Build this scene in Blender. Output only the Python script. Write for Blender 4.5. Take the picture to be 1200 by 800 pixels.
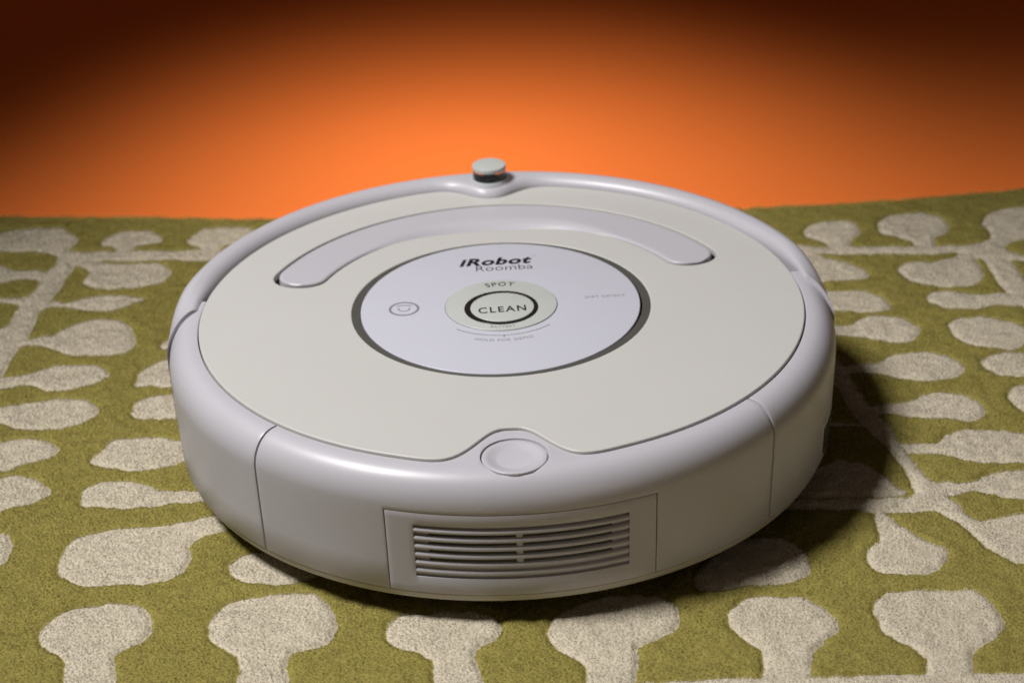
import bpy, bmesh, math
import numpy as np
from mathutils import Vector, Matrix

for o in list(bpy.data.objects):
    bpy.data.objects.remove(o)
sc = bpy.context.scene
COL = sc.collection
R = math.radians

# ------------------------------------------------------------------ camera
cd = bpy.data.cameras.new('camera')
cam = bpy.data.objects.new('camera', cd)
COL.objects.link(cam)
CAM_POS = Vector((0.0048, -0.92368, 0.53758))
CAM_FWD = Vector((0.0, 0.886579, -0.462577))
CAM_RIGHT = Vector((0.999263, -0.017759, -0.034036))
CAM_UP = Vector((0.038391, 0.462236, 0.885925))
m = Matrix((CAM_RIGHT, CAM_UP, -CAM_FWD)).transposed().to_4x4()
m.translation = CAM_POS
cam.matrix_world = m
cd.sensor_width = 36.0
cd.lens = 36.0 * 2385.43 / 1200.0
cd.clip_start = 0.05
cd.clip_end = 20.0
cd.dof.use_dof = True
cd.dof.focus_distance = 0.93
cd.dof.aperture_fstop = 11.0
sc.camera = cam

# ------------------------------------------------------------------ world, lamps, exposure
w = bpy.data.worlds.new('World')
sc.world = w
w.use_nodes = True
bg = w.node_tree.nodes['Background']
bg.inputs['Color'].default_value = (1.0, 0.80, 0.66, 1)
bg.inputs['Strength'].default_value = 0.048

def area(name, pos, target, size, power, color, spread=180.0, shape='DISK', size_y=None):
    l = bpy.data.lights.new(name, 'AREA')
    l.shape = shape
    l.size = size
    if size_y:
        l.size_y = size_y
    l.energy = power
    l.color = color
    l.spread = R(spread)
    o = bpy.data.objects.new(name, l)
    COL.objects.link(o)
    o.location = pos
    o.rotation_euler = (Vector(target) - Vector(pos)).to_track_quat('-Z', 'Y').to_euler()
    return o

def spot(name, pos, target, power, color, angle, blend, soft):
    l = bpy.data.lights.new(name, 'SPOT')
    l.energy = power
    l.color = color
    l.spot_size = R(angle)
    l.spot_blend = blend
    l.shadow_soft_size = soft
    o = bpy.data.objects.new(name, l)
    COL.objects.link(o)
    o.location = pos
    o.rotation_euler = (Vector(target) - Vector(pos)).to_track_quat('-Z', 'Y').to_euler()
    return o

KEY_DIR = Vector((-0.043, -0.009, 0.088)).normalized()
KEY_T = Vector((0.0, -0.075, 0.0))
key = spot('key_lamp', KEY_T + KEY_DIR * 2.0, KEY_T, 214.0, (1.0, 0.985, 0.965), 33.0, 0.8, 0.23)
back = spot('backdrop_spot', (-0.05, 0.16, 1.00), (-0.035, 0.435, -0.01), 47.0, (1.0, 0.91, 0.82), 28.0, 1.0, 0.17)

fill = area('added_fill', (0.42, -0.95, 0.16), (0.06, -0.1, 0.04), 0.22, 0.016, (1.0, 0.80, 0.60), 40.0)  # added fill lamp, lifts the shaded right side of the robot

sc.render.engine = 'CYCLES'
sc.view_settings.view_transform = 'Standard'
sc.view_settings.look = 'None'
sc.view_settings.exposure = 0.0
sc.view_settings.gamma = 1.0
sc.cycles.use_denoising = True
sc.cycles.max_bounces = 6
sc.cycles.transparent_max_bounces = 16
sc.cycles.sample_clamp_indirect = 1.0
sc.cycles.sample_clamp_direct = 2.0
sc.cycles.diffuse_bounces = 3
sc.cycles.glossy_bounces = 3
sc.cycles.caustics_reflective = False
sc.cycles.caustics_refractive = False

# ------------------------------------------------------------------ materials
def mat(name, color, rough=0.5, metal=0.0, spec=0.5, noise=0.0, nscale=200.0, bump=0.0, bscale=900.0, coat=0.0):
    mt = bpy.data.materials.new(name)
    mt.use_nodes = True
    nt = mt.node_tree
    b = nt.nodes['Principled BSDF']
    b.inputs['Base Color'].default_value = (*color, 1)
    b.inputs['Roughness'].default_value = rough
    b.inputs['Metallic'].default_value = metal
    b.inputs['Specular IOR Level'].default_value = spec
    if coat:
        b.inputs['Coat Weight'].default_value = coat
        b.inputs['Coat Roughness'].default_value = 0.12
    tc = nt.nodes.new('ShaderNodeTexCoord')
    if noise > 0:
        n = nt.nodes.new('ShaderNodeTexNoise')
        n.inputs['Scale'].default_value = nscale
        n.inputs['Detail'].default_value = 4
        nt.links.new(tc.outputs['Object'], n.inputs['Vector'])
        mx = nt.nodes.new('ShaderNodeMix')
        mx.data_type = 'RGBA'
        mx.inputs['A'].default_value = (*[c * (1 - noise) for c in color], 1)
        mx.inputs['B'].default_value = (*[min(1, c * (1 + noise)) for c in color], 1)
        nt.links.new(n.outputs['Fac'], mx.inputs['Factor'])
        nt.links.new(mx.outputs['Result'], b.inputs['Base Color'])
        mr = nt.nodes.new('ShaderNodeMapRange')
        mr.inputs['To Min'].default_value = max(0, rough - 0.05)
        mr.inputs['To Max'].default_value = min(1, rough + 0.05)
        nt.links.new(n.outputs['Fac'], mr.inputs['Value'])
        nt.links.new(mr.outputs['Result'], b.inputs['Roughness'])
    if bump > 0:
        n2 = nt.nodes.new('ShaderNodeTexNoise')
        n2.inputs['Scale'].default_value = bscale
        n2.inputs['Detail'].default_value = 3
        nt.links.new(tc.outputs['Object'], n2.inputs['Vector'])
        bp = nt.nodes.new('ShaderNodeBump')
        bp.inputs['Strength'].default_value = bump
        bp.inputs['Distance'].default_value = 0.0004
        nt.links.new(n2.outputs['Fac'], bp.inputs['Height'])
        nt.links.new(bp.outputs['Normal'], b.inputs['Normal'])
    return mt

def wool(name, dark, light):
    mt = bpy.data.materials.new(name)
    mt.use_nodes = True
    nt = mt.node_tree
    b = nt.nodes['Principled BSDF']
    b.inputs['Roughness'].default_value = 0.9
    b.inputs['Specular IOR Level'].default_value = 0.0
    a = nt.nodes.new('ShaderNodeAttribute')
    a.attribute_name = 'tint'
    mx = nt.nodes.new('ShaderNodeMix')
    mx.data_type = 'RGBA'
    mx.inputs['A'].default_value = (*dark, 1)
    mx.inputs['B'].default_value = (*light, 1)
    nt.links.new(a.outputs['Fac'], mx.inputs['Factor'])
    nt.links.new(mx.outputs['Result'], b.inputs['Base Color'])
    # cut pile: the shading of each tuft leans to the cut face that looks up
    g = nt.nodes.new('ShaderNodeNewGeometry')
    vm = nt.nodes.new('ShaderNodeVectorMath')
    vm.operation = 'MULTIPLY_ADD'
    vm.inputs[1].default_value = (0.28, 0.28, 0.28)
    vm.inputs[2].default_value = (0.0, 0.0, 0.85)
    nt.links.new(g.outputs['Normal'], vm.inputs[0])
    vn = nt.nodes.new('ShaderNodeVectorMath')
    vn.operation = 'NORMALIZE'
    nt.links.new(vm.outputs['Vector'], vn.inputs[0])
    nt.links.new(vn.outputs['Vector'], b.inputs['Normal'])
    b.inputs['Alpha'].default_value = 0.22     # loose fibres let part of the light through
    return mt

M = {}
M['lavender'] = mat('lavender_plastic', (0.435, 0.425, 0.462), 0.37, noise=0.012, nscale=35, bump=0.05, bscale=2500)
M['lavender_side'] = M['lavender']
M['plate'] = mat('cream_white_plastic', (0.478, 0.468, 0.453), 0.42, noise=0.012, nscale=30, bump=0.04, bscale=2500)
M['panel'] = mat('control_panel_plastic', (0.475, 0.475, 0.54), 0.38, noise=0.008, nscale=40)
M['bezel'] = mat('grey_bezel', (0.12, 0.12, 0.11), 0.34, metal=0.4, noise=0.08, nscale=90)
M['green'] = mat('pale_green_silver_plastic', (0.49, 0.515, 0.49), 0.32, metal=0.12, noise=0.03, nscale=80)
M['black'] = mat('black_plastic_and_shade', (0.012, 0.012, 0.012), 0.35)
M['dark'] = mat('dark_interior_plastic', (0.03, 0.028, 0.027), 0.6)
M['base'] = mat('cream_base_plastic', (0.45, 0.43, 0.37), 0.45)
M['cap'] = mat('grey_green_cap', (0.43, 0.45, 0.44), 0.4, noise=0.05, nscale=120)
M['window'] = mat('smoked_window', (0.03, 0.018, 0.012), 0.08, spec=0.8)
_g = M['window'].node_tree.nodes['Principled BSDF']
_g.inputs['Transmission Weight'].default_value = 1.0
_g.inputs['Base Color'].default_value = (0.75, 0.72, 0.70, 1)
_g.inputs['Roughness'].default_value = 0.04
M['mount'] = mat('blue_grey_mount', (0.42, 0.44, 0.47), 0.4)
M['rubber'] = mat('tyre_rubber', (0.02, 0.02, 0.02), 0.8)
M['ink'] = mat('black_ink', (0.008, 0.008, 0.012), 0.6, spec=0.3)
M['ink_and_gap'] = mat('grey_ink_and_gap_shade', (0.16, 0.155, 0.17), 0.5)
M['ink_light'] = mat('light_grey_ink', (0.20, 0.195, 0.215), 0.5)
M['paper'] = mat('orange_paper', (0.80, 0.180, 0.030), 0.75, spec=0.25, noise=0.025, nscale=8, bump=0.12, bscale=400)
M['olive_yarn'] = wool('olive_wool', (0.215, 0.178, 0.045), (0.37, 0.315, 0.095))
M['cream_yarn'] = wool('cream_wool', (0.50, 0.435, 0.33), (0.70, 0.62, 0.485))

def wool_base():
    mt = bpy.data.materials.new('wool_base')
    mt.use_nodes = True
    nt = mt.node_tree
    b = nt.nodes['Principled BSDF']
    b.inputs['Roughness'].default_value = 0.95
    b.inputs['Specular IOR Level'].default_value = 0.0
    a = nt.nodes.new('ShaderNodeAttribute')
    a.attribute_name = 'border'
    tc = nt.nodes.new('ShaderNodeTexCoord')
    n = nt.nodes.new('ShaderNodeTexNoise')
    n.inputs['Scale'].default_value = 700
    n.inputs['Detail'].default_value = 3
    nt.links.new(tc.outputs['Object'], n.inputs['Vector'])
    mr = nt.nodes.new('ShaderNodeMapRange')
    mr.inputs['From Min'].default_value = -0.0004
    mr.inputs['From Max'].default_value = 0.0004
    nt.links.new(a.outputs['Fac'], mr.inputs['Value'])
    cols = []
    for dk, lt in (((0.19, 0.158, 0.040), (0.31, 0.265, 0.078)), ((0.46, 0.40, 0.30), (0.60, 0.535, 0.42))):
        mx = nt.nodes.new('ShaderNodeMix')
        mx.data_type = 'RGBA'
        mx.inputs['A'].default_value = (*dk, 1)
        mx.inputs['B'].default_value = (*lt, 1)
        nt.links.new(n.outputs['Fac'], mx.inputs['Factor'])
        cols.append(mx)
    m3 = nt.nodes.new('ShaderNodeMix')
    m3.data_type = 'RGBA'
    nt.links.new(mr.outputs['Result'], m3.inputs['Factor'])
    nt.links.new(cols[0].outputs['Result'], m3.inputs['A'])
    nt.links.new(cols[1].outputs['Result'], m3.inputs['B'])
    nt.links.new(m3.outputs['Result'], b.inputs['Base Color'])
    bp = nt.nodes.new('ShaderNodeBump')
    bp.inputs['Strength'].default_value = 0.6
    bp.inputs['Distance'].default_value = 0.0008
    nt.links.new(n.outputs['Fac'], bp.inputs['Height'])
    nt.links.new(bp.outputs['Normal'], b.inputs['Normal'])
    return mt
M['wool_base'] = wool_base()

# ------------------------------------------------------------------ helpers
def link(name, me, material, parent=None, smooth=35.0, bevel=0.0, segs=2):
    o = bpy.data.objects.new(name, me)
    COL.objects.link(o)
    if material is not None:
        me.materials.clear()
        me.materials.append(material)
    if parent is not None:
        o.parent = parent
    if bevel > 0:
        b = o.modifiers.new('bevel', 'BEVEL')
        b.width = bevel
        b.segments = segs
        b.limit_method = 'ANGLE'
        b.angle_limit = R(40)
        bake(o)
    finish(o.data, smooth)
    return o

def finish(me, smooth):
    me.polygons.foreach_set('use_smooth', [True] * len(me.polygons))
    if smooth < 180:
        me.set_sharp_from_angle(angle=R(smooth))
    me.update()

def bake(o):
    dg = bpy.context.evaluated_depsgraph_get()
    dg.update()
    me = bpy.data.meshes.new_from_object(o.evaluated_get(dg))
    o.modifiers.clear()
    o.data = me

def recalc(me):
    bm = bmesh.new()
    bm.from_mesh(me)
    bmesh.ops.remove_doubles(bm, verts=bm.verts, dist=1e-6)
    bmesh.ops.recalc_face_normals(bm, faces=bm.faces)
    bm.to_mesh(me)
    bm.free()

def grid_mesh(name, V, nu, nv, wrap_u, wrap_v, caps=True):
    """V[nu*nv] points; u along the sweep, v round the section."""
    F = []
    for i in range(nu if wrap_u else nu - 1):
        i2 = (i + 1) % nu
        for j in range(nv if wrap_v else nv - 1):
            j2 = (j + 1) % nv
            F.append((i * nv + j, i2 * nv + j, i2 * nv + j2, i * nv + j2))
    if caps and not wrap_u and wrap_v:
        F.append(tuple(range(nv)))
        F.append(tuple((nu - 1) * nv + j for j in reversed(range(nv))))
    me = bpy.data.meshes.new(name)
    me.from_pydata([tuple(p) for p in V], [], F)
    recalc(me)
    return me

def revolve(name, prof, a0=0.0, a1=360.0, n=None, centre=(0, 0), closed=True):
    """prof: list of (r, z) or function of angle (deg) giving the list; a0/a1 numbers or functions of the point."""
    f = prof if callable(prof) else (lambda a: prof)
    full = (not callable(a0)) and (not callable(a1)) and abs(a1 - a0 - 360) < 1e-6
    am0 = a0(0.165, 0.07) if callable(a0) else a0
    am1 = a1(0.165, 0.07) if callable(a1) else a1
    if n is None:
        n = max(3, int(abs(am1 - am0) / 0.75) + 1)
    nn = n if full else n + 1
    V = []
    for i in range(nn):
        t = i / n
        P = f(am0 + (am1 - am0) * t)
        for (r, z) in P:
            b0 = a0(r, z) if callable(a0) else a0
            b1 = a1(r, z) if callable(a1) else a1
            a = R(b0 + (b1 - b0) * t)
            V.append((centre[0] + r * math.cos(a), centre[1] + r * math.sin(a), z))
    return grid_mesh(name, V, nn, len(P), full, closed)

def disc(name, r, z0, z1, centre=(0, 0), bev=0.0004, rx=None, n=128, dish=0.0):
    """puck with a rounded upper edge; optional shallow dish"""
    rx = rx or r
    prof = [(0.0, z0), (1.0, z0)]
    rings = [(r, z0), (r, z1 - bev)]
    for k in range(1, 5):
        a = k / 4 * math.pi / 2
        rings.append((r - bev + bev * math.cos(a), z1 - bev + bev * math.sin(a)))
    if dish:
        for q in (0.86, 0.8, 0.72, 0.6, 0.4, 0.2):
            t = 1 - (q / 0.86) ** 2
            rings.append((r * q, z1 - dish * min(1, t * 1.4)))
    V = []
    for (rr, z) in rings:
        for k in range(n):
            a = 2 * math.pi * k / n
            V.append((centre[0] + rr * rx / r * math.cos(a), centre[1] + rr * math.sin(a), z))
    F = []
    for i in range(len(rings) - 1):
        for k in range(n):
            k2 = (k + 1) % n
            F.append((i * n + k, i * n + k2, (i + 1) * n + k2, (i + 1) * n + k))
    F.append(tuple(reversed(range(n))))
    F.append(tuple((len(rings) - 1) * n + k for k in range(n)))
    me = bpy.data.meshes.new(name)
    me.from_pydata(V, [], F)
    recalc(me)
    return me

def annulus(name, r0, r1, z0, z1, centre=(0, 0), c_in=None, rx_in=None, n=160):
    c_in = c_in or centre
    rx_in = rx_in or r0
    V = []
    b = 0.00015
    for k in range(n):
        a = 2 * math.pi * k / n
        ca, sa = math.cos(a), math.sin(a)
        V += [(centre[0] + r1 * ca, centre[1] + r1 * sa, z0),
              (centre[0] + r1 * ca, centre[1] + r1 * sa, z1 - b),
              (centre[0] + (r1 - b) * ca, centre[1] + (r1 - b) * sa, z1),
              (c_in[0] + (rx_in + b) * ca, c_in[1] + (r0 + b) * sa, z1),
              (c_in[0] + rx_in * ca, c_in[1] + r0 * sa, z1 - b),
              (c_in[0] + rx_in * ca, c_in[1] + r0 * sa, z0)]
    return grid_mesh(name, V, n, 6, True, True)

def boolean(o, cutter_me):
    c = bpy.data.objects.new('cutter', cutter_me)
    COL.objects.link(c)
    if o.parent:
        c.parent = o.parent
    md = o.modifiers.new('cut', 'BOOLEAN')
    md.operation = 'DIFFERENCE'
    md.solver = 'EXACT'
    md.object = c
    bake(o)
    bpy.data.objects.remove(c)

def tag(o, label=None, category=None, kind=None, group=None):
    if label: o['label'] = label
    if category: o['category'] = category
    if kind: o['kind'] = kind
    if group: o['group'] = group
    return o

def outline_solid(name, loops, z0, z1, bev):
    """flat plate with holes from outlines (first outer), rounded rims"""
    cu = bpy.data.curves.new(name, 'CURVE')
    cu.dimensions = '2D'
    cu.fill_mode = 'BOTH'
    cu.extrude = (z1 - z0) / 2 - bev
    cu.bevel_depth = bev
    cu.bevel_resolution = 2
    cu.offset = -bev
    for L in loops:
        s = cu.splines.new('POLY')
        s.points.add(len(L) - 1)
        for p, (x, y) in zip(s.points, L):
            p.co = (x, y, 0, 1)
        s.use_cyclic_u = True
    ob = bpy.data.objects.new(name, cu)
    COL.objects.link(ob)
    dg = bpy.context.evaluated_depsgraph_get()
    dg.update()
    me = bpy.data.meshes.new_from_object(ob.evaluated_get(dg))
    bpy.data.objects.remove(ob)
    me.transform(Matrix.Translation((0, 0, (z0 + z1) / 2)))
    return me

def text_mesh(body, width, height, cx, base, z, shear=0.0, bold=0.0, spacing=1.0, rot=0.0, arc=None, thick=0.00004, down=False):
    cu = bpy.data.curves.new('t', 'FONT')
    cu.body = body
    cu.size = 1.0
    cu.shear = shear
    cu.space_character = spacing
    cu.offset = bold
    cu.extrude = 0.0
    cu.resolution_u = 6
    ob = bpy.data.objects.new('t', cu)
    COL.objects.link(ob)
    dg = bpy.context.evaluated_depsgraph_get()
    dg.update()
    me = bpy.data.meshes.new_from_object(ob.evaluated_get(dg))
    bpy.data.objects.remove(ob)
    co = np.array([v.co[:] for v in me.vertices])
    x0, x1 = co[:, 0].min(), co[:, 0].max()
    y1 = 0.729                       # cap height of the built-in font
    X = (co[:, 0] - (x0 + x1) / 2) / (x1 - x0) * width
    Y = co[:, 1] / y1 * height
    if arc is None:
        c, s = math.cos(rot), math.sin(rot)
        PX, PY = cx + c * X - s * Y, base + s * X + c * Y
    else:
        acx, acy, ar = arc
        if down:                      # reads along the bottom of a circle
            th = X / ar
            rr = ar - Y
            PX, PY = acx + rr * np.sin(th), acy - rr * np.cos(th)
        else:
            th = X / ar
            rr = ar + Y
            PX, PY = acx + rr * np.sin(th), acy + rr * np.cos(th)
    for v, a, b in zip(me.vertices, PX, PY):
        v.co = (a, b, z)
    bm = bmesh.new()
    bm.from_mesh(me)
    bmesh.ops.recalc_face_normals(bm, faces=bm.faces)
    for f in bm.faces:
        if f.normal.z < 0:
            f.normal_flip()
    g = bmesh.ops.extrude_face_region(bm, geom=bm.faces[:])
    for v in [e for e in g['geom'] if isinstance(e, bmesh.types.BMVert)]:
        v.co.z += thick
    bmesh.ops.recalc_face_normals(bm, faces=bm.faces)
    bm.to_mesh(me)
    bm.free()
    return me

rng = np.random.default_rng(7)

def vnoise(x, y, scale, seed):
    """smooth value noise in -1..1, vectorised"""
    r = np.random.default_rng(seed)
    T = r.uniform(-1, 1, (256, 256))
    X, Y = np.asarray(x) / scale + 1000.0, np.asarray(y) / scale + 1000.0
    xi, yi = np.floor(X).astype(int), np.floor(Y).astype(int)
    fx, fy = X - xi, Y - yi
    fx, fy = fx * fx * (3 - 2 * fx), fy * fy * (3 - 2 * fy)
    a = T[xi % 256, yi % 256]; b = T[(xi + 1) % 256, yi % 256]
    c = T[xi % 256, (yi + 1) % 256]; d = T[(xi + 1) % 256, (yi + 1) % 256]
    return (a * (1 - fx) + b * fx) * (1 - fy) + (c * (1 - fx) + d * fx) * fy

# cream motifs of the rug, outlines in tenths of a millimetre (x, y)
MOTIFS = [
    [-3467,2853,-3311,2852,-3249,2873,-3192,2922,-3097,2948,-2974,2947,-2857,2917,-2778,2843,-2730,2759,-2725,2667,-2753,2604,-2747,2539,-2806,2506,-2879,2551,-3061,2594,-3418,2634],
    [-2806,2506,-2753,2573,-2661,2544,-2455,2546,-2202,2523,-1875,2504,-1331,2475,-1321,2347,-1858,2365,-2128,2374,-2455,2409,-2594,2406,-2680,2344,-2744,2400],
    [-2547,2650,-2553,2716,-2515,2792,-2444,2833,-2312,2840,-2243,2820,-2182,2735,-2178,2669,-2240,2640,-2333,2605,-2342,2515,-2441,2524,-2442,2602,-2499,2620],
    [-2009,2664,-1973,2762,-1905,2839,-1790,2852,-1653,2835,-1589,2773,-1571,2701,-1614,2636,-1724,2587,-1775,2538,-1769,2448,-1895,2459,-1900,2549,-1974,2610],
    [-2671,2356,-2593,2399,-2415,2357,-2219,2340,-2118,2306,-2053,2214,-2056,2116,-2115,2049,-2234,2000,-2400,1990,-2510,2024,-2575,2101,-2577,2174,-2555,2234,-2598,2299],
    [-2806,2506,-2798,2404,-2823,2307,-2874,2237,-2856,2114,-2870,1996,-2894,1904,-2913,1789,-2934,1587,-2967,1501,-3032,1332,-3069,622,-2931,421,-2869,743,-2844,900,-2837,960,-2827,1103,-2817,1250,-2778,1354,-2781,1529,-2773,1754,-2732,1866,-2707,2077,-2691,2221,-2680,2344],
    [-3489,2467,-3152,2399,-3038,2314,-2877,2312,-2860,2163,-2951,2195,-3043,2179,-3100,2148,-3404,2090],
    [-3393,2041,-3057,1936,-2971,1922,-2888,1927,-2897,1811,-2941,1826,-3038,1846,-3344,1826],
    [-2801,1849,-2686,1839,-2602,1832,-2528,1883,-2407,1903,-2238,1889,-2171,1853,-2224,1787,-2336,1717,-2468,1710,-2589,1761,-2704,1771,-2771,1742,-2806,1711],
    [-2834,1337,-2646,1397,-2607,1459,-2539,1531,-2436,1578,-2292,1566,-2212,1503,-2168,1412,-2131,1257,-2189,1156,-2342,1130,-2503,1150,-2592,1210,-2672,1270,-2793,1280,-2827,1251],
    [-2937,887,-2844,900,-2695,928,-2627,974,-2547,1019,-2432,1024,-2310,995,-2241,922,-2224,880,-2254,822,-2340,770,-2429,731,-2504,723,-2596,760,-2681,807,-2765,794,-2911,766],
    [-2865,548,-2772,551,-2639,588,-2505,626,-2392,631,-2301,590,-2236,537,-2212,478,-2226,423,-2297,344,-2389,296,-2516,288,-2650,316,-2716,368,-2799,411],
    [-2781,154,-2693,165,-2606,185,-2476,170,-2396,133,-2364,78,-2384,17,-2445,-39,-2551,-92,-2631,-138,-2713,-166],
    [-1980,1202,-1966,1286,-1842,1362,-1640,1345,-1612,1087,-1914,1154],
    [-2061,747,-2061,817,-2055,907,-1990,994,-1907,1028,-1704,1032,-1585,839,-1663,686,-1854,697,-1974,740],
    [-2038,465,-2029,531,-1982,594,-1892,622,-1750,619,-1643,510,-1623,339,-1809,353,-1940,363,-2009,397],
    [-2176,-51,-2130,51,-2088,128,-2001,157,-1875,160,-1780,131,-1637,67,-1577,-61,-1694,-121,-1785,-166,-1916,-182,-2043,-155,-2131,-106],
    [-2720,-237,-2617,-202,-2531,-192,-2449,-219,-2371,-283,-2326,-349,-2359,-408,-2434,-464,-2553,-516,-2653,-548],
    [-2162,-422,-2161,-361,-2117,-302,-2023,-273,-1899,-297,-1828,-334,-1745,-387,-1624,-400,-1493,-410,-1484,-492,-1568,-502,-1697,-507,-1800,-536,-1949,-543,-2050,-512,-2137,-505],
    [-2164,-1041,-2165,-948,-2150,-856,-2099,-793,-1980,-749,-1837,-724,-1670,-707,-1568,-681,-1488,-642,-1363,-621,-1349,-759,-1448,-810,-1508,-834,-1552,-897,-1550,-954,-1536,-1029,-1555,-1119,-1607,-1187,-1665,-1210,-1805,-1218,-1955,-1220,-2038,-1208,-2118,-1152,-2154,-1096],
    [-2611,-747,-2507,-739,-2459,-767,-2423,-846,-2421,-931,-2443,-1003,-2545,-1051],
    [-1337,-1116,-1328,-1062,-1272,-1001,-1172,-980,-1014,-1028,-900,-1200,-1046,-1261,-1198,-1251,-1281,-1218,-1327,-1170],
    [-2152,-1634,-2156,-1560,-2120,-1474,-2029,-1404,-1914,-1380,-1797,-1373,-1716,-1412,-1659,-1505,-1641,-1631,-1689,-1701,-1755,-1745,-1780,-1815,-1739,-2118,-1942,-2105,-1988,-1849,-2013,-1788,-2089,-1724],
    [-1372,-1673,-1379,-1573,-1354,-1474,-1302,-1401,-1187,-1370,-1039,-1353,-934,-1360,-839,-1457,-802,-1586,-798,-1698,-862,-1779,-973,-1819,-1001,-1912,-988,-2164,-1210,-2151,-1203,-1946,-1229,-1827,-1308,-1762],
    [-566,-1701,-562,-1624,-519,-1560,-389,-1540,-233,-1541,-103,-1577,-52,-1658,-59,-1734,-105,-1795,-156,-1835,-168,-1897,-150,-2003,-132,-2185,-340,-2173,-350,-1949,-395,-1872,-511,-1812,-550,-1767],
    [157,-1735,173,-1657,235,-1561,356,-1488,499,-1456,639,-1476,728,-1543,767,-1626,754,-1705,696,-1780,588,-1840,544,-1895,554,-1990,522,-2135,510,-2294,304,-2281,323,-2012,298,-1955,244,-1904,190,-1834],
    [973,-1678,994,-1617,1077,-1534,1196,-1522,1324,-1546,1403,-1607,1459,-1710,1451,-1808,1390,-1876,1330,-1944,1286,-2104,1256,-2260,1080,-2249,1092,-2046,1093,-1929,1038,-1854,990,-1778],
    [1644,-1623,1671,-1574,1738,-1527,1871,-1518,2031,-1529,2127,-1558,2177,-1658,2197,-1759,2175,-1855,2100,-1934,2032,-1989,1996,-2057,1942,-2303,1761,-2291,1794,-2090,1789,-2009,1736,-1923,1665,-1846,1640,-1747],
    [107,-2121,590,-2128,729,-2126,1089,-2126,1280,-2138,1776,-2146,2197,-2157,2515,-2171,2458,-2379,102,-2276],
    [1690,-1179,1761,-1092,1779,-1018,1777,-885,1811,-809,1849,-890,1886,-969,1949,-1068,2033,-1157,2064,-1205,2054,-1277,1991,-1362,1905,-1395,1789,-1383,1715,-1352,1686,-1287],
    [965,-709,1441,-700,1702,-713,1955,-711,2025,-676,2070,-769,2085,-849,1993,-842,1846,-851,1684,-820,1427,-792,955,-806],
    [1312,-634,1437,-501,1629,-369,1721,-338,1809,-393,1882,-472,1932,-609,1975,-663,1915,-702,1704,-699,1443,-684],
    [840,-1354,926,-1210,1051,-1064,1180,-1017,1300,-1037,1385,-1132,1408,-1264,1389,-1349,1310,-1407,1190,-1415,1070,-1422,900,-1462],
    [1807,775,1869,720,1888,618,1899,470,1928,300,1953,181,1996,40,2023,-119,2042,-251,2074,-424,2110,-571,2185,-617,2171,-737,2206,-818,2221,-897,2282,-949,2392,-919,2498,-907,2811,-901,2688,-1356,2395,-1336,2325,-1295,2272,-1219,2232,-1125,2196,-1010,2141,-930,2085,-849,2021,-805,2016,-680,2010,-517,1986,-358,1950,-227,1906,-88,1856,73,1826,237,1807,404,1757,604],
    [1887,680,2076,677,2136,748,2237,778,2379,774,2472,708,2530,591,2489,507,2387,467,2270,464,2160,497,2056,567,1965,587,1882,581],
    [1946,204,2085,217,2183,251,2263,309,2367,312,2461,269,2524,194,2540,112,2514,45,2417,12,2321,37,2235,55,2106,88,2021,118,1952,112],
    [2030,-196,2204,-209,2287,-128,2384,-91,2517,-90,2643,-122,2779,-198,2721,-430,2611,-439,2453,-421,2351,-392,2286,-345,2205,-311,2097,-309,2038,-272],
    [2150,-584,2252,-602,2328,-597,2417,-532,2592,-518,2801,-540,2729,-817,2529,-779,2414,-735,2339,-689,2267,-684,2185,-722,2152,-676],
    [1604,47,1859,28,1957,9,1973,-26,1945,-57,1820,-3,1597,3],
    [2633,632,2696,702,2798,732,3008,715,3089,570,2943,459,2738,475,2678,517],
    [2694,263,2739,330,2826,359,3027,331,2949,34,2754,61,2706,145],
    [2552,1092,2601,1150,2691,1170,2811,1157,2918,1088,2991,989,2960,860,2848,792,2730,797,2622,849,2561,959],
    [1905,1134,2015,1165,2087,1227,2199,1231,2315,1194,2372,1108,2369,1015,2315,940,2215,917,2125,956,2035,995,1889,1028,1755,1066,1766,1145],
    [1894,1580,2021,1583,2132,1565,2221,1494,2269,1377,2259,1322,2185,1293,2063,1306,1955,1326,1798,1362,1823,1529],
    [1898,2212,1949,2113,2025,2014,2121,1959,2196,1862,2221,1785,2173,1730,2085,1738,1981,1732,1857,1758,1759,1977,1815,2188],
    [1795,2237,2015,2201,2185,2186,2367,2169,2683,2165,2878,2148,3035,2203,3068,2231,3123,2069,3191,1970,3438,1917,3419,1843,3101,1917,3050,1922,2929,1963,2821,2065,2660,2049,2427,2064,2168,2084,2001,2109,1780,2129],
    [2821,2065,2977,2176,3081,2230,3092,2103,3057,1951,3099,1856,3114,1647,3141,1247,3166,869,3049,879,3029,1298,2980,1457,2957,1632,2947,1810,2929,1963],
    [2497,1428,2523,1496,2606,1532,2724,1493,2817,1457,2980,1457,3070,1364,3008,1313,2859,1312,2739,1276,2597,1307,2520,1356],
    [2399,1829,2451,1915,2559,1935,2664,1941,2763,1978,2817,2050,2904,2027,2890,1906,2902,1784,2864,1669,2770,1590,2666,1576,2549,1624,2437,1707],
    [1910,2435,1939,2497,2017,2563,2156,2583,2243,2535,2273,2434,2246,2355,2190,2296,2160,2157,2049,2167,2025,2264,1969,2333,1920,2369],
    [2389,2439,2415,2552,2477,2629,2594,2669,2729,2663,2795,2583,2828,2447,2785,2338,2707,2281,2688,2124,2572,2135,2561,2214,2473,2312,2404,2373],
    [3046,2460,3088,2555,3190,2646,3365,2690,3625,2638,3534,2284,3315,2209,3178,2189,3092,2103,3061,2200,3064,2328],
]

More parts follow.
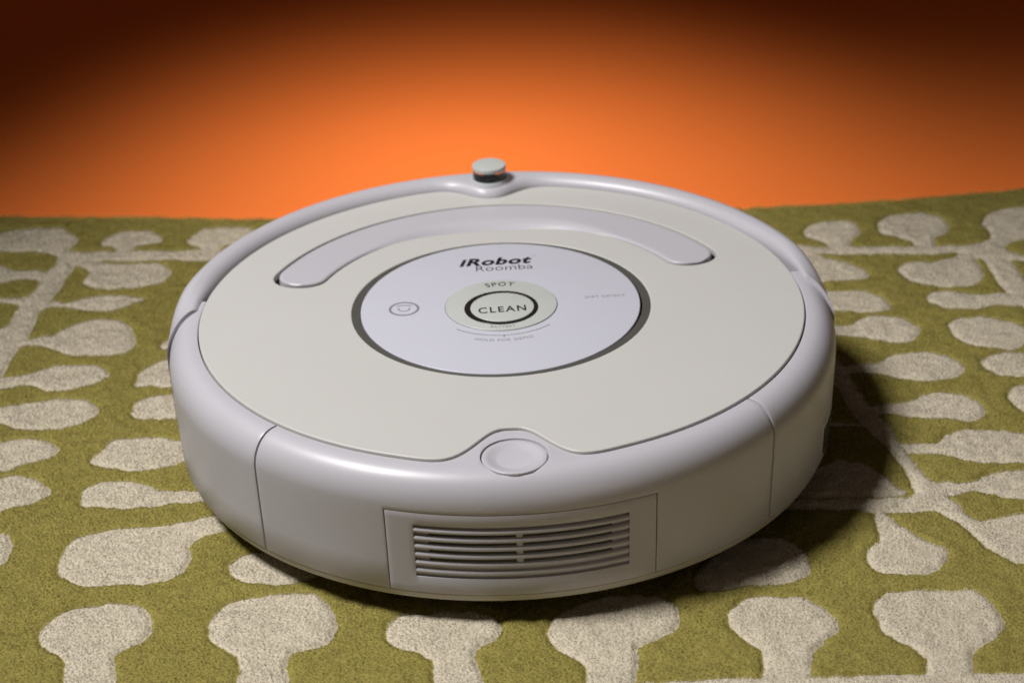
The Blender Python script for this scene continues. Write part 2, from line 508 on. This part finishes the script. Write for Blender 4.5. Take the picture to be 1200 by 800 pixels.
# ------------------------------------------------------------------ backdrop (sheet of orange paper, swept up behind)
def sweep():
    prof = [(-0.75, 0.0), (0.72, 0.0)]
    cy, rad = 0.80, 0.45
    for k in range(1, 25):
        a = k / 24 * math.pi / 2
        prof.append((cy + rad * math.sin(a), rad - rad * math.cos(a)))
    prof.append((cy + rad, 1.7))
    V, F = [], []
    xs = np.linspace(-1.3, 1.3, 27)
    for (y, z) in prof:
        for x in xs:
            V.append((x, y, z - 0.0125))
    n = len(xs)
    for i in range(len(prof) - 1):
        for j in range(n - 1):
            F.append((i * n + j, i * n + j + 1, (i + 1) * n + j + 1, (i + 1) * n + j))
    me = bpy.data.meshes.new('backdrop')
    me.from_pydata(V, [], F)
    o = link('backdrop', me, M['paper'], smooth=180)
    s = o.modifiers.new('thickness', 'SOLIDIFY')
    s.thickness = 0.0008
    s.offset = -1
    tag(o, kind='structure')
    return o
sweep()

# ------------------------------------------------------------------ rug
EDGE = [(-0.62, 0.342), (-0.3312, 0.3176), (-0.2449, 0.3081), (-0.1596, 0.2987), (0.0, 0.290), (0.163, 0.2846), (0.2298, 0.2865), (0.2864, 0.2922), (0.3438, 0.2993), (0.62, 0.335)]
def edge_y(x):
    return np.interp(x, [p[0] for p in EDGE], [p[1] for p in EDGE])

X0, X1, Y0, Y1 = -0.56, 0.56, -0.42, 0.35
STEP = 0.001
gx = np.arange(X0, X1 + STEP / 2, STEP)
gy = np.arange(Y0, Y1 + STEP / 2, STEP)
SDF = np.full((len(gx), len(gy)), -0.05)

def smooth_loop(P, k=3):
    P = np.asarray(P, float)
    n = len(P)
    out = []
    for i in range(n):
        p0, p1, p2, p3 = P[i - 1], P[i], P[(i + 1) % n], P[(i + 2) % n]
        for t in np.arange(k) / k:
            out.append(0.5 * ((2 * p1) + (-p0 + p2) * t + (2 * p0 - 5 * p1 + 4 * p2 - p3) * t * t + (-p0 + 3 * p1 - 3 * p2 + p3) * t ** 3))
    return np.array(out)

def stamp(P):
    pad = 0.012
    i0 = max(0, int((P[:, 0].min() - pad - X0) / STEP)); i1 = min(len(gx), int((P[:, 0].max() + pad - X0) / STEP) + 2)
    j0 = max(0, int((P[:, 1].min() - pad - Y0) / STEP)); j1 = min(len(gy), int((P[:, 1].max() + pad - Y0) / STEP) + 2)
    if i1 <= i0 or j1 <= j0:
        return
    GX, GY = np.meshgrid(gx[i0:i1], gy[j0:j1], indexing='ij')
    D = np.full(GX.shape, 1e9)
    IN = np.zeros(GX.shape, bool)
    for a, b in zip(P, np.roll(P, -1, 0)):
        e = b - a
        L = max(e @ e, 1e-12)
        t = np.clip(((GX - a[0]) * e[0] + (GY - a[1]) * e[1]) / L, 0, 1)
        D = np.minimum(D, (GX - a[0] - t * e[0]) ** 2 + (GY - a[1] - t * e[1]) ** 2)
        if a[1] != b[1]:
            c = ((a[1] > GY) != (b[1] > GY)) & (GX < (b[0] - a[0]) * (GY - a[1]) / (b[1] - a[1]) + a[0])
            IN ^= c
    S = np.where(IN, np.sqrt(D), -np.sqrt(D))
    SDF[i0:i1, j0:j1] = np.maximum(SDF[i0:i1, j0:j1], S)

loops = []
for L in MOTIFS:
    P = np.array(L, float).reshape(-1, 2) / 10000.0
    loops.append(smooth_loop(P))
for P in loops:
    stamp(P)
for P in loops:                       # the pattern goes on past the frame
    c = P.mean(0)
    if c[0] > 0.20 and P[:, 0].min() > 0.155:
        stamp(P + np.array((0.20, 0.012)))
    if c[0] < -0.20 and P[:, 0].max() < -0.15:
        stamp(P + np.array((-0.20, 0.012)))
    if c[1] < -0.17 and (P[:, 1].max() - P[:, 1].min()) < 0.08 and P[:, 1].min() < -0.22:
        Q = P.copy(); Q[:, 1] = -0.475 - Q[:, 1]
        stamp(Q)
stamp(np.array([(-0.56, -0.246), (-0.02, -0.233), (0.56, -0.236), (0.56, -0.248), (-0.56, -0.258)]))

def sdf(x, y):
    return sdf_plain(x, y) + 0.0007 * vnoise(x, y, 0.006, 11) + 0.0005 * vnoise(x, y, 0.0022, 12)

def sdf_plain(x, y):
    fx = np.clip((np.asarray(x) - X0) / STEP, 0, len(gx) - 1.001)
    fy = np.clip((np.asarray(y) - Y0) / STEP, 0, len(gy) - 1.001)
    i, j = fx.astype(int), fy.astype(int)
    u, v = fx - i, fy - j
    return (SDF[i, j] * (1 - u) + SDF[i + 1, j] * u) * (1 - v) + (SDF[i, j + 1] * (1 - u) + SDF[i + 1, j + 1] * u) * v

rug = bpy.data.objects.new('rug', None)
COL.objects.link(rug)
rug.location = (0, 0, -0.012)
tag(rug, 'thick olive green wool rug with cream branch and leaf pattern on the orange paper', 'rug')

def pile_top(x, y, sd):
    t = 0.0004 * vnoise(x, y, 0.045, 1) + 0.00045 * vnoise(x, y, 0.013, 2) + 0.0006 * vnoise(x, y, 0.0048, 3)
    t = t - 0.0020 * np.exp(-(sd / 0.0013) ** 2) + np.where(sd > 0, 0.0002, 0.0)
    return t - 0.004 * np.clip(1 - (edge_y(x) - y) / 0.006, 0, 1) ** 2

def rug_base():
    s = 0.0015
    xs = np.arange(X0, X1 + 1e-6, s)
    ny = int(0.74 / s)
    nx = len(xs)
    ye = edge_y(xs) - 0.002
    A = np.zeros((nx, ny + 1, 2))
    A[:, :, 0] = xs[:, None]
    A[:, :, 1] = Y0 + (ye[:, None] - Y0) * np.arange(ny + 1)[None, :] / ny
    A = A.reshape(-1, 2)
    sd = sdf(A[:, 0], A[:, 1])
    z = 0.012 - 0.0009 + pile_top(A[:, 0], A[:, 1], sd)
    nv = ny + 1
    V = np.column_stack([A, z]).tolist()
    I, K = np.meshgrid(np.arange(nx - 1), np.arange(ny), indexing='ij')
    q = (I * nv + K).ravel()
    F = np.column_stack([q, q + nv, q + nv + 1, q + 1]).tolist()
    # skirt
    border = [(i * nv) for i in range(nx)] + [((nx - 1) * nv + k) for k in range(1, nv)] + [(i * nv + nv - 1) for i in range(nx - 2, -1, -1)] + [k for k in range(nv - 2, 0, -1)]
    b0 = len(V)
    for q in border:
        V.append((V[q][0], V[q][1], 0.0))
    nb = len(border)
    for k in range(nb):
        F.append((border[k], b0 + k, b0 + (k + 1) % nb, border[(k + 1) % nb]))
    me = bpy.data.meshes.new('backing')
    me.from_pydata(V, [], F)
    o = bpy.data.objects.new('backing', me)
    me.materials.append(M['wool_base'])
    at = me.attributes.new('border', 'FLOAT', 'POINT')
    at.data.foreach_set('value', np.concatenate([sd, np.full(nb, -0.01)]).astype(np.float32))
    me.polygons.foreach_set('use_smooth', [True] * len(me.polygons))
    me.update()
    COL.objects.link(o)
    o.parent = rug
rug_base()

def pile():
    s = 0.00086
    xs = np.arange(X0, X1, s); ys = np.arange(Y0, Y1, s)
    A, B = np.meshgrid(xs, ys, indexing='ij')
    x = A.ravel() + rng.uniform(-0.55, 0.55, A.size) * s
    y = B.ravel() + rng.uniform(-0.55, 0.55, A.size) * s
    keep = (y < edge_y(x) - 0.001) & (np.hypot(x, y) > 0.125)
    # thinner well outside the photographed part of the rug
    far = (np.abs(x) > 0.23 + 0.25 * (y + 0.25)) | (y < -0.27)
    keep &= ~(far & (rng.random(x.size) < 0.65))
    x, y = x[keep], y[keep]
    sd = sdf(x, y)
    n = len(x)
    big = vnoise(x, y, 0.045, 1); mid = vnoise(x, y, 0.011, 2); sm = vnoise(x, y, 0.0042, 3)
    top = pile_top(x, y, sd) + rng.uniform(-0.0004, 0.0004, n)
    rim = edge_y(x) - y
    lx = 0.0003 * vnoise(x, y, 0.016, 4) + 0.0005 * vnoise(x, y, 0.005, 5) + rng.normal(0, 0.00045, n)
    ly = 0.0003 * vnoise(x, y, 0.016, 6) + 0.0005 * vnoise(x, y, 0.005, 7) + rng.normal(0, 0.00045, n) - 0.0004
    ly += 0.004 * np.clip(1 - rim / 0.006, 0, 1)
    tint = np.clip(0.5 + 0.16 * big + 0.22 * mid + 0.20 * sm + rng.normal(0, 0.08, n), 0, 1)
    z0 = -0.0032
    H = (top - z0)
    for name, sel, mt in (('olive_pile', sd <= 0, M['olive_yarn']), ('cream_pile', sd > 0, M['cream_yarn'])):
        k = int(sel.sum())
        P = np.zeros((k, 4, 3))
        for j, t in enumerate((0.0, 0.45, 0.8, 1.0)):
            P[:, j, 0] = x[sel] + lx[sel] * t ** 1.6
            P[:, j, 1] = y[sel] + ly[sel] * t ** 1.6
            P[:, j, 2] = z0 + H[sel] * t + 0.012
        hc = bpy.data.hair_curves.new(name)
        hc.add_curves([4] * k)
        hc.position_data.foreach_set('vector', P.ravel())
        ra = hc.attributes.get('radius') or hc.attributes.new('radius', 'FLOAT', 'POINT')
        rad = np.tile(np.array([0.00055, 0.00055, 0.00050, 0.00034]), (k, 1)) * rng.uniform(0.8, 1.15, (k, 1))
        ra.data.foreach_set('value', rad.ravel().astype(np.float32))
        ta = hc.attributes.new('tint', 'FLOAT', 'CURVE')
        ta.data.foreach_set('value', tint[sel].astype(np.float32))
        hc.materials.append(mt)
        o = bpy.data.objects.new(name, hc)
        COL.objects.link(o)
        o.parent = rug
        o['kind'] = 'stuff'
pile()

# ------------------------------------------------------------------ robot vacuum
ROT = R(1.65)
bot = bpy.data.objects.new('robot_vacuum', None)
COL.objects.link(bot)
bot.rotation_euler = (0, 0, ROT)
tag(bot, 'round white and lavender robot vacuum cleaner standing on the olive rug', 'robot vacuum')

ZT = 0.0755          # shell top
ZP = 0.0767          # plate top

def shell_outer(n=12):
    """shoulder and flank of the shell from the flat top to the foot"""
    pts = [(0.1500, ZT), (0.1530, ZT), (0.1560, ZT)]
    for k in range(1, n + 1):
        a = k / n * math.pi / 2
        pts.append((0.1560 + 0.0125 * math.sin(a), 0.0600 + (ZT - 0.0600) * math.cos(a)))
    pts += [(0.1684, 0.055), (0.1681, 0.045), (0.1676, 0.030), (0.1671, 0.0155)]
    return pts

def flank_r(z):
    return float(np.interp(z, [0.0155, 0.030, 0.045, 0.055, 0.060], [0.1671, 0.1676, 0.1681, 0.1684, 0.1685]))

def bell(a, c, wd, p=2.0):
    return math.exp(-abs((a - c) / wd) ** p)

def plate_r(a):
    """edge of the top plate (front notch round the release button)"""
    a = a % 360
    r = 0.1525
    if a > 180:
        r -= 0.0283 * bell(a, 269.6, 7.9, 3.0)
        r += 0.0005 * (bell(a, 269.6 - 15, 3.5) + bell(a, 269.6 + 15, 3.5))
    return r

def shell_prof(a):
    ri = plate_r(a) + 0.0005
    o = shell_outer()
    o[0] = (ri, ZT - 0.0004)
    o[1] = (ri + 0.0004, ZT)
    return o + [(0.1666, 0.0148), (0.1600, 0.0148), (0.1600, 0.057), (0.1555, 0.068), (min(ri, 0.1545), 0.0712)]

S0, S1 = -134.6, -44.3       # seams of the dust bin
GAP = 0.22

# dark inside that shows through the gaps
link('chassis', revolve('chassis', [(0.0005, 0.010), (0.158, 0.010), (0.159, 0.055), (0.153, 0.063), (0.1510, 0.0660), (0.0005, 0.0660)], n=180), M['dark'], bot)
link('deck', revolve('deck', [(0.0005, 0.0662), (0.135, 0.0662), (0.135, 0.0685), (0.0005, 0.0685)], n=180), M['lavender'], bot)
# base lip under the shell
link('base_rim', revolve('base_rim', [(0.150, 0.0095), (0.1625, 0.0095), (0.1646, 0.0102), (0.1656, 0.0116), (0.1659, 0.0138), (0.1655, 0.0143), (0.150, 0.0143)], n=240), M['base'], bot)
link('underside', revolve('underside', [(0.0005, 0.0085), (0.148, 0.0085), (0.152, 0.0098), (0.0005, 0.0098)], n=120), M['dark'], bot)

# side shells (left, right) reach under the ends of the bumper
for a0, a1 in ((171.0, 360 + S0 - GAP), (S1 + GAP, 9.0)):
    link('side_shell', revolve('side_shell', shell_prof, a0, a1), M['lavender'], bot, bevel=0.0009)

# dust bin with its vent
binme = revolve('dust_bin', shell_prof, S0 + GAP, S1 - GAP)
dust = link('dust_bin', binme, M['lavender'], bot)
BTN = (-0.0003, -0.1474)
BR = 0.0151
boolean(dust, disc('c', BR + 0.0003, 0.0738, 0.09, BTN, 0.0005, n=96))
V0, V1, VZ0, VZ1 = -110.6, -68.4, 0.0149, 0.0578
g = 0.15
boolean(dust, revolve('c', [(0.1625, VZ0 - 0.0006), (0.18, VZ0 - 0.0006), (0.18, VZ1 + 0.0003), (0.1625, VZ1 + 0.0003)], V0 - g, V1 + g))
b = dust.modifiers.new('bevel', 'BEVEL'); b.width = 0.0005; b.segments = 2; b.limit_method = 'ANGLE'; b.angle_limit = R(40)
bake(dust)
finish(dust.data, 35)

H0, H1, HZ0, HZ1 = -106.2, -72.9, 0.0237, 0.0513
def frame_mesh():
    A = sorted(set(list(np.linspace(V0, H0, 6)) + list(np.linspace(H0, H1, 46)) + list(np.linspace(H1, V1, 6))))
    Zs = [VZ0, 0.019, HZ0, 0.030, 0.0375, 0.045, HZ1, 0.0545, VZ1]
    na, nz = len(A), len(Zs)
    V = []
    for lay in (0, 1):
        for a in A:
            for z in Zs:
                rr = flank_r(z) if lay else 0.1630
                V.append((rr * math.cos(R(a)), rr * math.sin(R(a)), z))
    ix = lambda l, i, k: l * na * nz + i * nz + k
    solid = lambda i, k: 0 <= i < na - 1 and 0 <= k < nz - 1 and not (H0 - 1e-6 <= A[i] < H1 - 1e-6 and HZ0 - 1e-9 <= Zs[k] < HZ1 - 1e-9)
    F = []
    for i in range(na - 1):
        for k in range(nz - 1):
            if not solid(i, k):
                continue
            F.append((ix(1, i, k), ix(1, i + 1, k), ix(1, i + 1, k + 1), ix(1, i, k + 1)))
            F.append((ix(0, i, k + 1), ix(0, i + 1, k + 1), ix(0, i + 1, k), ix(0, i, k)))
            if not solid(i - 1, k): F.append((ix(0, i, k), ix(1, i, k), ix(1, i, k + 1), ix(0, i, k + 1)))
            if not solid(i + 1, k): F.append((ix(0, i + 1, k + 1), ix(1, i + 1, k + 1), ix(1, i + 1, k), ix(0, i + 1, k)))
            if not solid(i, k - 1): F.append((ix(0, i + 1, k), ix(1, i + 1, k), ix(1, i, k), ix(0, i, k)))
            if not solid(i, k + 1): F.append((ix(0, i, k + 1), ix(1, i, k + 1), ix(1, i + 1, k + 1), ix(0, i + 1, k + 1)))
    me = bpy.data.meshes.new('vent_panel')
    me.from_pydata(V, [], F)
    bm = bmesh.new(); bm.from_mesh(me)
    bmesh.ops.delete(bm, geom=[v for v in bm.verts if not v.link_faces], context='VERTS')
    bm.to_mesh(me); bm.free()
    recalc(me)
    return me
vent = link('vent_panel', frame_mesh(), M['lavender'], dust, bevel=0.00035)
link('vent_back', revolve('vent_back', [(0.1638, HZ0 - 0.0005), (0.1661, HZ0 - 0.0005), (0.1664, HZ1 + 0.0005), (0.1638, HZ1 + 0.0005)], H0 - 0.3, H1 + 0.3), M['lavender'], vent)
NG, GW = 7, 0.0014
RW = (HZ1 - HZ0 - NG * GW) / (NG - 1)
for k in range(NG - 1):
    zc = HZ1 - GW - RW / 2 - k * (GW + RW)
    ro = flank_r(zc) + 0.0001
    prof = [(0.1659, zc - RW / 2)]
    for q in range(9):
        a = -math.pi / 2 + q / 8 * math.pi
        prof.append((ro - 0.0016 + 0.0016 * math.cos(a), zc + RW / 2 * math.sin(a)))
    prof.append((0.1659, zc + RW / 2))
    link('vent_slat', revolve('vent_slat', prof, H0 + 0.01, H1 - 0.01), M['lavender'], vent)
for k in (1, 2, 3, 4):
    zc = HZ1 - GW / 2 - k * (GW + RW)
    for (u, v) in ((-104.0, -90.6), (-89.4, -75.6)):
        link('vent_opening_shade', revolve('vent_opening_shade', [(0.1645, zc - GW * .5), (0.16655, zc - GW * .5), (0.16655, zc + GW * .5), (0.1645, zc + GW * .5)], u, v), M['black'], vent)  # solid black strips, their colour stands for the dark inside the openings
# bridge between the two rows of openings
link('vent_bridge', revolve('vent_bridge', [(0.1645, 0.030), (0.1669, 0.030), (0.1672, 0.047), (0.1645, 0.047)], -90.45, -89.55), M['lavender'], vent)

# release button with a shallow dish
btn = link('release_button', disc('release_button', BR - 0.0004, 0.0736, ZT - 0.0003, BTN, 0.0006, n=96, dish=0.0018), M['lavender'], dust, smooth=60)

# small charging socket on the right flank
sock = link('charging_socket', revolve('charging_socket', [(0.166, 0.0175), (0.1676, 0.0175), (0.1681, 0.036), (0.166, 0.036)], -24.5, -16.0, n=6), M['lavender'], bot, bevel=0.0006)
link('socket_hole_shade', revolve('socket_hole_shade', [(0.166, 0.0195), (0.1680, 0.0195), (0.16835, 0.0335), (0.166, 0.0335)], -23.6, -17.0, n=6), M['black'], sock)  # solid black block, its colour stands for the shade in the recess

# ---- top plate with handle slot and control panel hole
def bump_ri(a):
    """inner edge of the bumper"""
    r = 0.1530
    r -= 0.0166 * bell(a, 90, 7.0, 2.4)
    r += 0.0050 * (1 - min(1, max(0, (a - 5) / 22.0))) ** 1.5
    r += 0.0022 * (1 - min(1, max(0, (176 - a) / 10.0))) ** 1.5
    return r

outer = []
N = 900
for k in range(N):
    a = k * 360 / N
    r = plate_r(a)
    if 4 < a < 176:
        r = min(r, bump_ri(a) - 0.0006)
    outer.append((r * math.cos(R(a)), r * math.sin(R(a))))

HA0, HA1 = 19.6, 162.4
def handle_loop(grow=0.0, n=160, sq=1.0):
    cap = 6.6
    top, bot_ = [], []
    A0, A1 = HA0 - math.degrees(grow / 0.112), HA1 + math.degrees(grow / 0.112)
    t = (1 - np.cos(np.linspace(0, math.pi, n))) / 2
    for a in A0 + (A1 - A0) * t:
        ro = 0.1254 + grow
        ri = 0.0992 - 0.0064 * bell(a, 91, 22, 2.6) - grow
        mid = 0.1125
        e = min(a - A0, A1 - a) / cap
        q = 1.0 if e >= 1 else math.sqrt(max(0.0, 1 - (1 - e) ** 2.2))
        top.append((a, mid + (ro - mid) * q))
        bot_.append((a, mid + (ri - mid) * q))
    return top, bot_

tp, bt = handle_loop(0.0014)
hole = [(r * math.cos(R(a)), r * math.sin(R(a))) for a, r in tp] + [(r * math.cos(R(a)), r * math.sin(R(a))) for a, r in bt[-2:0:-1]]
circ = [(0.0757 * math.cos(2 * math.pi * k / 240), 0.0757 * math.sin(2 * math.pi * k / 240)) for k in range(240)]
pm = outline_solid('top_plate', [outer, hole, circ], 0.0728, ZP, 0.0006)
plate = link('top_plate', pm, M['plate'], bot, smooth=50)

# ---- carrying handle
def handle_mesh():
    global HA0, HA1
    HA0, HA1 = HA0 + 0.7, HA1 - 1.1
    tp, bt = handle_loop(0.0)
    n = len(tp)
    vs = [0, 0, .012, .04, .08, .14, .2, .28, .36, .44, .52, .6, .68, .76, .84, .90, .94, .97, .99, 1, 1]
    V = []
    for i in range(n):
        a, ro = tp[i]
        ri = bt[i][1]
        wdt = ro - ri
        e = min(a - HA0, HA1 - a)
        ed = R(max(0, e)) * 0.112
        for j, v in enumerate(vs):
            r = ri + wdt * v
            d = min(wdt * v, wdt * (1 - v), ed)
            rb = 0.0016
            z = 0.0769 - (rb - math.sqrt(max(0, rb * rb - (rb - min(d, rb)) ** 2))) * 0.8
            ws = 0.0135 * bell(a, 91, 33, 3.0)
            if ws > 0.0008:
                s_ = (r - ri) / ws
                if s_ < 1:
                    u = 1 - s_
                    z -= 0.0072 * bell(a, 91, 30, 3.0) * (u * u * (3 - 2 * u))
            if j == 0 or j == len(vs) - 1:
                z = 0.0686
            V.append((r * math.cos(R(a)), r * math.sin(R(a)), z))
    me = grid_mesh('handle', V, n, len(vs), False, False)
    return me
link('carry_handle', handle_mesh(), M['lavender'], bot, smooth=60)

# ---- front bumper (far side), raised rim
def skin(r, off=0.0015):
    """surface a little above the shell shoulder"""
    q = min(1.0, max(0.0, (r - 0.1560) / (0.0125 + off)))
    return 0.0600 + (0.0155 + off) * math.sqrt(1 - q * q)

def bump_prof(a):
    ri = bump_ri(a)
    e = min((a - 3) / 16.0, (179 - a) / 14.0)
    e = min(1.0, max(0.0, e))
    k_ = 0.12 + 0.88 * e * e * (3 - 2 * e)         # the rim sinks towards the shell at both ends
    pts = [(ri, 0.0700), (ri, 0.0745)]
    r0 = 0.1612
    wdt = min(0.0072, r0 - ri - 0.0006)
    for k in range(1, 10):
        t = k / 9 * math.pi / 2
        rr = ri + wdt * (1 - math.cos(t)) ** 0.95
        z = 0.0745 + 0.0068 * math.sin(t)
        zs = 0.0745 + (skin(rr) - 0.0745) * min(1, math.sin(t) * 1.2)
        pts.append((rr, zs + (z - zs) * k_))
    rr = (ri + wdt + r0) / 2
    pts.append((rr, skin(rr) + (0.0814 - skin(rr)) * k_))
    u0 = math.asin((r0 - 0.1560) / 0.0140)
    for k in range(0, 11):
        t = k / 10 * math.pi / 2
        u = u0 + (math.pi / 2 - u0) * k / 10
        A = (r0 + 0.0090 * math.sin(t), 0.0675 + 0.0139 * math.cos(t))
        B = (0.1560 + 0.0140 * math.sin(u), 0.0600 + 0.0170 * math.cos(u))
        pts.append((B[0] + (A[0] - B[0]) * k_, B[1] + (A[1] - B[1]) * k_))
    pts += [(0.1700, 0.0585), (0.1696, 0.040), (0.1690, 0.018), (0.1684, 0.0150), (0.1610, 0.0150), (0.1610, 0.0560), (0.1570, 0.0640)]
    return pts
def end_right(r, z):
    s = min(1.0, max(0.0, (r - 0.153) / 0.0165))
    return 7.2 - 8.2 * s ** 1.4
def end_left(r, z):
    s = min(1.0, max(0.0, (r - 0.153) / 0.0165))
    return 174.6 + 8.2 * s ** 1.4
bumper = link('bumper', revolve('bumper', bump_prof, end_right, end_left, n=260), M['lavender'], bot, bevel=0.0011, segs=3)

# ---- sensor turret on the bumper
SC = (-0.0001, 0.1515)
turret = link('sensor_turret', revolve('sensor_turret', [(0.0003, 0.079), (0.0112, 0.079), (0.0108, 0.0817), (0.0102, 0.0824), (0.0099, 0.0830), (0.0003, 0.0830)], n=64, centre=SC), M['mount'], bot, smooth=50)
link('sensor_window', revolve('sensor_window', [(0.0003, 0.0830), (0.0094, 0.0830), (0.0094, 0.0886), (0.0003, 0.0886)], n=64, centre=SC), M['window'], turret)
link('sensor_core', revolve('sensor_core', [(0.0003, 0.08305), (0.0045, 0.08305), (0.0018, 0.0859), (0.0045, 0.0885), (0.0003, 0.0885)], n=48, centre=SC), M['dark'], turret)
link('sensor_cap', disc('sensor_cap', 0.0096, 0.0886, 0.0909, SC, 0.0005, n=64), M['cap'], turret, smooth=50)

# ---- control panel
panel = link('control_panel', disc('control_panel', 0.0733, 0.0727, ZP + 0.0003, (-0.0004, 0.0), 0.0005, rx=0.0708, n=240), M['panel'], bot, smooth=50)
link('bezel_ring', annulus('bezel_ring', 0.0715, 0.0756, 0.0727, ZP - 0.0003, n=240), M['bezel'], bot)
Z1 = ZP + 0.0003
GC = (0.0, -0.0010)
link('spot_button', disc('spot_button', 0.0283, Z1 - 0.001, Z1 + 0.0006, GC, 0.0004), M['green'], panel, smooth=50)
link('spot_gap_shade', annulus('spot_gap_shade', 0.0280, 0.0287, Z1 - 0.001, Z1 + 0.0001, GC), M['ink_and_gap'], panel)  # thin grey ring, paints the dark of the gap round the button
CC = (-0.0001, -0.0048)
cr = link('clean_ring', annulus('clean_ring', 0.0160, 0.0187, Z1, Z1 + 0.0009, CC, c_in=(0.0004, -0.0048), rx_in=0.0160), M['black'], panel)
cb = link('clean_button', disc('clean_button', 0.0161, Z1 + 0.0001, Z1 + 0.0011, (0.0004, -0.0048), 0.0004), M['green'], panel, smooth=50)
ZG = Z1 + 0.00062
ZC = Z1 + 0.00112
ZL = Z1 + 0.00002
def word(name, me, mt, parent):
    return link(name, me, mt, parent, smooth=20)
word('lettering', text_mesh('iRobot', 0.0385, 0.0086, -0.0008, 0.0474, ZL, shear=0.26, bold=0.036, spacing=1.10, rot=R(0.6)), M['ink'], panel)
word('lettering', text_mesh('Roomba', 0.0300, 0.0066, 0.0036, 0.0402, ZL + 0.00001, bold=-0.012, rot=R(0.4)), M['ink'], panel)
word('lettering', text_mesh('TM', 0.0022, 0.0010, 0.0198, 0.0560, ZL), M['ink_and_gap'], panel)
word('lettering', text_mesh('SPOT', 0.0136, 0.0045, 0, 0, ZG, bold=0.008, spacing=1.25, arc=(0.0002, -0.0036, 0.0238)), M['ink'], panel)
word('lettering', text_mesh('CLEAN', 0.0240, 0.0064, 0.0004, -0.0106, ZC, bold=0.016, spacing=1.25, rot=R(2.2)), M['ink'], cb)
word('lettering', text_mesh('BATTERY', 0.0128, 0.0019, 0, 0, ZG, spacing=1.3, arc=(0.0, -0.0036, 0.0232), down=True), M['ink_and_gap'], panel)
word('lettering', text_mesh('HOLD FOR DEMO', 0.0300, 0.0025, 0, 0, ZL, spacing=1.15, arc=(0.0, 0.0, 0.0402), down=True), M['ink_light'], panel)
word('lettering', text_mesh('DIRT DETECT', 0.0205, 0.0022, 0.0532, 0.0024, ZL, spacing=1.1), M['ink_light'], panel)

def arc_strip(name, c, r0, r1, a0, a1, z, mt, parent, n=48):
    me = revolve(name, [(r0, z), (r1, z), (r1, z + 0.00004), (r0, z + 0.00004)], a0, a1, n=n, centre=c)
    return link(name, me, mt, parent)
arc_strip('demo_line', (0, 0), 0.03365, 0.0342, -133, -47, ZL, M['ink_light'], panel)
arc_strip('demo_tick', (0, 0), 0.0342, 0.0358, -90.6, -89.4, ZL + 0.00001, M['ink_light'], panel, n=3)
PC = (-0.0492, 0.0006)
arc_strip('power_symbol', PC, 0.0065, 0.0078, 0, 360, ZL, M['ink_light'], panel)
arc_strip('power_symbol', PC, 0.0024, 0.0031, -200, 20, ZL, M['ink_light'], panel)
arc_strip('power_symbol', (PC[0], PC[1] - 0.004), 0.0076, 0.0083, 60, 120, ZL, M['ink_light'], panel)

# ---- wheels that carry it
def wheel(name, c, r, hw, parent):
    prof = [(0.002, -hw), (r - 0.002, -hw), (r, -hw + 0.002), (r, hw - 0.002), (r - 0.002, hw), (0.002, hw)]
    me = revolve(name, prof, n=40)
    me.transform(Matrix.Translation(c) @ Matrix.Rotation(R(90), 4, 'Y'))
    return link(name, me, M['rubber'], parent)
wheel('wheel', (-0.118, 0.0, 0.031), 0.033, 0.009, bot)
wheel('wheel', (0.118, 0.0, 0.031), 0.033, 0.009, bot)
wheel('caster_wheel', (0.0, 0.125, 0.0085), 0.0105, 0.007, bot)
